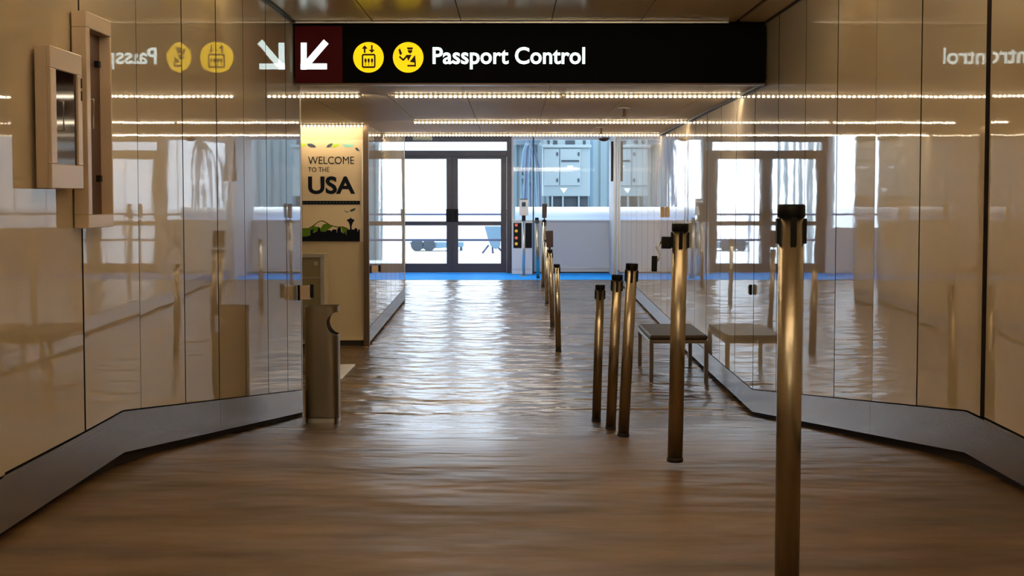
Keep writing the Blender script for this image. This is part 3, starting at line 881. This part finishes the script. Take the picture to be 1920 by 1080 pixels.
# conduits in the far right corner
gc = 'pipes in the far right corner'
for px, r, lab in ((1153, .035, 'thick pale vertical pipe in the far right corner'), (1161, .018, 'thin vertical pipe nearest the far right wall')):
    p = P(px, 400, 25.1)
    b = MB().tube((0, 0, -.0), (0, 0, 3.05), r, n=16)
    o = b.build('conduit', M['duct' if px == 1153 else 'wing'])
    o.location = (p.x, 25.1 if px == 1153 else 25.0, -.40)
    tag(o, lab, 'pipe', gc)
b = MB().box(-.02, .02, -.02, .02, 0, P(0, 265, 25).z - P(0, 340, 25).z).build('black_bracket', M['toe'])
thick = bpy.data.objects['conduit']
b.parent = thick
b.location = P(1147.5, 340, 25.1) - thick.location

# control box with lights
p = P(979, 512, 27.1)
t = thing('control_box', (p.x, 27.1, zf0), 'white control box with two black lamp panels below the far window', 'cabinet')
hw = 19 / 95.0
hh = Z(416, 27.1) - zf0
MB().box(-hw, hw, -.10, .24, 0, hh).build('body', M['white'], t, bevel=.01)
pn = MB().box(-hw + .03, -.015, -.112, -.10, Z(465, 27) - zf0, Z(418, 27) - zf0).build('lamp_panel', M['dark'], t)
MB().box(.055, hw - .01, -.112, -.10, Z(465, 27) - zf0, Z(418, 27) - zf0).build('lamp_panel', M['dark'], t)
for k, (yy, mm) in enumerate(((422, 'red'), (433, 'amber'), (446, 'red'), (457, 'amber'))):
    zc_ = Z(yy, 27) - zf0
    MB().tube((-hw + .085, -.125, zc_), (-hw + .085, -.112, zc_), .030, n=16).build('lamp', M[mm], pn)
MB().box(-hw + .01, hw - .01, -.11, -.10, .09, .105).build('vent_line', M['grey'], t)

# sign post
p = G(982, 514); p.y = 26.3; p.x = P(982, 500, 26.3).x; p.z = zf0
t = thing('sign_post', p, 'slim pale post with a small white notice on top, before the control box', 'sign post')
hS = P(982, 404, 26.3).z - zf0
MB().lathe([(.10, 0), (.10, .01), (.03, .02)], n=24).build('base_plate', M['equiplite'], t)
MB().tube((0, 0, .018), (0, 0, hS - .1), .028, n=16).build('pole', M['alum'], t)
MB().box(-.035, .035, -.02, .02, hS - .11, hS).build('bracket', M['dark'], t, bevel=.004)
nt_ = MB().box(-.085, .085, -.012, .012, hS, P(982, 373, 26.3).z - zf0).build('notice', M['white'], t, bevel=.004)
MB().box(-.035, .035, -.016, -.012, hS + .17, hS + .25).build('emblem', M['slate'], nt_)
MB().box(-.075, .075, -.016, -.012, hS + .30, hS + .315).build('top_edge', M['purple'], nt_)
p = P(1000, 400, 26.8)
t = thing('tall_pole', (p.x, 26.8, zf0), 'thin tall blue grey pole before the far window', 'pole')
MB().tube((0, 0, 0), (0, 0, 2.9), .015, n=16).build('pole', M['facade'], t)
MB().lathe([(.06, 0), (.06, .008), (.023, .015)], n=20).build('base_plate', M['wing'], t)

# ------------------------------------------------------------------ outside
tag(MB().box(-80, 80, YD + .13, 180, -0.62, -0.44).build('apron', M['concrete']), None, None)
bpy.data.objects['apron']['kind'] = 'structure'
# cladding wall of the neighbouring building
b = MB()
YQ = 34.0
xa, xb = X(930, YQ) + .0, 9.0
k = 0
x = X(957, YQ)
x_start = x
while x < xb:
    b.box(x, x + .16, YQ, YQ + .15, -.44, 6.5)
    b.box(x + .16, x + .22, YQ + .03, YQ + .15, -.44, 6.5)
    x += .22
t_ = b.build('neighbour_building', M['facade'])
tag(t_, 'pale blue ribbed building wall outside the far window', 'building')
# equipment cabinet
YC = 31.5
def c(px, py, Y=YC):
    p = P(px, py, Y); return p.x, p.z
x0, z1 = c(1018, 252); x1, z0 = c(1106, 368)
t = thing('power_unit', ((x0 + x1) / 2, YC, z0), 'pale blue grey equipment cabinet hanging outside the far window', 'cabinet')
local(MB().box(x0, x1, YC, YC + 1.0, z0, z1).build('body', M['equip'], bevel=.02), t)
dl = [(1020, 1048), (1050, 1088)]
for i, (pa, pb) in enumerate(dl):
    xa_, zt_ = c(pa, 279, YC); xb_, zb_ = c(pb, 348, YC)
    d_ = local(MB().box(xa_, xb_, YC - .03, YC, zb_, zt_).build('door', M['equiplite'], bevel=.01), t)
    for zz_ in (zt_ - .12, zb_ + .12):
        e = MB().box(xb_ - .06, xb_ - .02, YC - .045, YC - .03, zz_ - .04, zz_ + .04).build('hinge', M['equipdark']); e.parent = d_; e.matrix_parent_inverse = Matrix.Identity(4)
    if i == 1:
        mx = (xa_ + xb_) / 2; mz = (zt_ + zb_) / 2
        e = MB().prism([(mx - .07, YC - .04, mz + .03), (mx + .07, YC - .04, mz + .03), (mx, YC - .04, mz - .05)], (0, .01, 0)).build('warning_mark', M['duct']); e.parent = d_; e.matrix_parent_inverse = Matrix.Identity(4)
        e = MB().box(mx - .2, mx + .2, YC - .045, YC - .03, mz + .12, mz + .16).build('handle', M['equipdark']); e.parent = d_; e.matrix_parent_inverse = Matrix.Identity(4)
xa_, za_ = c(1018, 273); xb_, zb_ = c(1106, 277)
local(MB().box(x0 - .03, x1 + .03, YC - .06, YC + .02, zb_, za_ + .02).build('rain_ledge', M['equiplite'], bevel=.01), t)
for pa, pb in ((1026, 1031), (1037, 1045), (1060, 1078), (1093, 1098)):
    a = c(pa, 263); q = c(pb, 271)
    local(MB().box(a[0], q[0], YC - .01, YC, q[1], a[1]).build('vent_slot', M['equipdark']), t)
mk = c(1057, 357)
local(MB().prism([(mk[0] - .08, YC - .01, mk[1] + .05), (mk[0] + .08, YC - .01, mk[1] + .05), (mk[0], YC - .01, mk[1] - .06)], (0, .009, 0)).build('warning_mark', M['duct']), t)
a = c(1030, 368); q = c(1103, 386)
local(MB().box(a[0], q[0], YC + .1, YC + .9, q[1] - .6, a[1]).build('plinth', M['equipdark']), t)
for px in (1034, 1054, 1084):
    a = c(px, 366); q = c(px + 3, 390)
    local(MB().box(a[0], q[0], YC + .02, YC + .1, -.44, a[1]).build('strut', M['equip']), t)
a = c(1108, 252); q = c(1114, 395)
tag(MB().box(a[0], q[0], YC + .5, YC + .6, -.44, a[1]).build('downpipe', M['wing']), 'blue grey upright just right of the outdoor equipment cabinet', 'pipe')
# hanging cables
gh = 'hanging cables left of the outdoor equipment cabinet'
for i, (px, pt) in enumerate(((978, 270), (985, 268), (990, 262), (996, 270), (1004, 273), (1011, 268))):
    pts = []
    for j in range(9):
        u = j / 8
        yv = 264 + (400 - 264) * u
        xv = 990 + (px - 990) * min(1, (u * 3) ** .5) + 2 * math.sin(u * 3 + i)
        pts.append(P(xv, yv, 30.0 + .12 * i))
    pts.insert(0, Vector((pts[0].x, pts[0].y, P(0, 264, 30).z + .068)))
    tag(MB().path(pts, .022 if i % 2 else .034).build('hanging_cable', M['rail'] if i % 2 else M['wing']),
        ('leftmost hanging cable outside the far window', 'thin hanging cable second from the left', 'thick hanging cable in the middle of the bunch', 'thin hanging cable just right of the thick middle one', 'thick hanging cable second from the right', 'rightmost hanging cable, next to the outdoor cabinet')[i], 'cable', gh)
b = MB().box(X(966, 30), X(1016, 30), 29.9, 33.98, P(0, 264, 30).z + .07, P(0, 264, 30).z + .21).build('cable_arm', M['wing'])
tag(b, 'blue grey arm that the bunch of cables hangs from', 'arm')
# white duct
YT = 28.6
r = (P(0, 387, YT).z - P(0, 414, YT).z) / 2 + .02
zc_ = P(0, 388, YT).z - r
t = thing('white_duct', (1.2, YT, zc_), 'fat white horizontal duct outside behind the window sill', 'duct')
local(MB().tube((X(966, YT), YT, zc_), (3.6, YT, zc_), r, n=32).build('casing', M['duct']), t)
for xx in (X(963, YT), 1.6):
    local(MB().box(xx, xx + .08, YT - .06, YT + .06, -.44, zc_ - r + .04).build('support', M['equip']), t)
# railing behind the doors
YR = 30.0
t = thing('outdoor_railing', (-1.5, YR, -.44), 'thin blue grey railing outside the glass doors', 'railing')
for py, rr in ((402, .022), (450, .026)):
    z = P(0, py, YR).z
    local(MB().tube((-7, YR, z), (X(956, YR), YR, z), rr, n=12).build('rail', M['rail']), t)
for px in (720, 846, 953):
    x = X(px, YR)
    local(MB().tube((x, YR + .03, -.44), (x, YR + .03, P(0, 400, YR).z), .02, n=12).build('post', M['rail']), t)
# ribbed screen visible through the left door
b = MB()
t = thing('slatted_screen', (-3.4, 32, -.44), 'pale blue slatted screen seen at the left of the doors', 'screen')
for i in range(9):
    x = -3.9 + i * .17
    local(MB().box(x, x + .08, 32, 32.06, -.44, 3.4).build('slat', M['equip'], bevel=.01), t)
# loader and cart on the apron
YO = 40.0
t = thing('belt_loader', (X(820, YO), YO, -.44), 'low blue grey loader with a sloping nose outside the left door', 'vehicle')
pt = [c(768, 453, YO), c(776, 464, YO), c(792, 466, YO), c(870, 462, YO), c(870, 453, YO)]
local(MB().prism([(a, YO - .4, z) for a, z in pt], (0, .8, 0)).build('deck', M['wing'], bevel=.02), t)
pt = [c(776, 496, YO), c(779, 484, YO), c(786, 482, YO), c(804, 482, YO), c(812, 488, YO), c(820, 497, YO)]
local(MB().prism([(a, YO - .4, z) for a, z in pt], (0, 1.0, 0)).build('body', M['wing'], bevel=.03), t)
a = c(838, 470, YO); q = c(824, 496, YO)
local(MB().tube((a[0], YO, a[1]), (q[0], YO, q[1]), .04, n=10).build('brace', M['rail']), t)
a = c(866, 462, YO)
for px in (782, 864):
    a = c(px, 464, YO)
    local(MB().tube((a[0], YO + .3, a[1] + .05), (a[0], YO + .3, -.44), .04, n=10).build('leg', M['wing']), t)
for px in (784, 806):
    a = c(px, 500, YO)
    local(MB().tube((a[0], YO - .45, -.26), (a[0], YO - .33, -.26), .18, n=20).build('wheel', M['equipdark']), t)
YB_ = 38.0
t = thing('support_tower', (X(925, YB_), YB_, -.44), 'blue grey braced column standing outside the right door', 'tower')
pt = [c(908, 424, YB_), c(940, 424, YB_), c(938, 462, YB_), c(930, 468, YB_), c(920, 462, YB_), c(914, 446, YB_)]
local(MB().prism([(a, YB_, z) for a, z in pt], (0, .5, 0)).build('body', M['wing'], bevel=.02), t)
for (pa, ya_), (pb, yb_) in (((916, 460), (904, 484)), ((923, 462), (924, 500)), ((932, 462), (944, 500))):
    a = c(pa, ya_, YB_); q = c(pb, yb_, YB_)
    local(MB().tube((a[0], YB_ + .2, a[1]), (q[0], YB_ + .2, max(q[1], -.44) if yb_ > 490 else -.44), .03, n=10).build('leg', M['rail']), t)
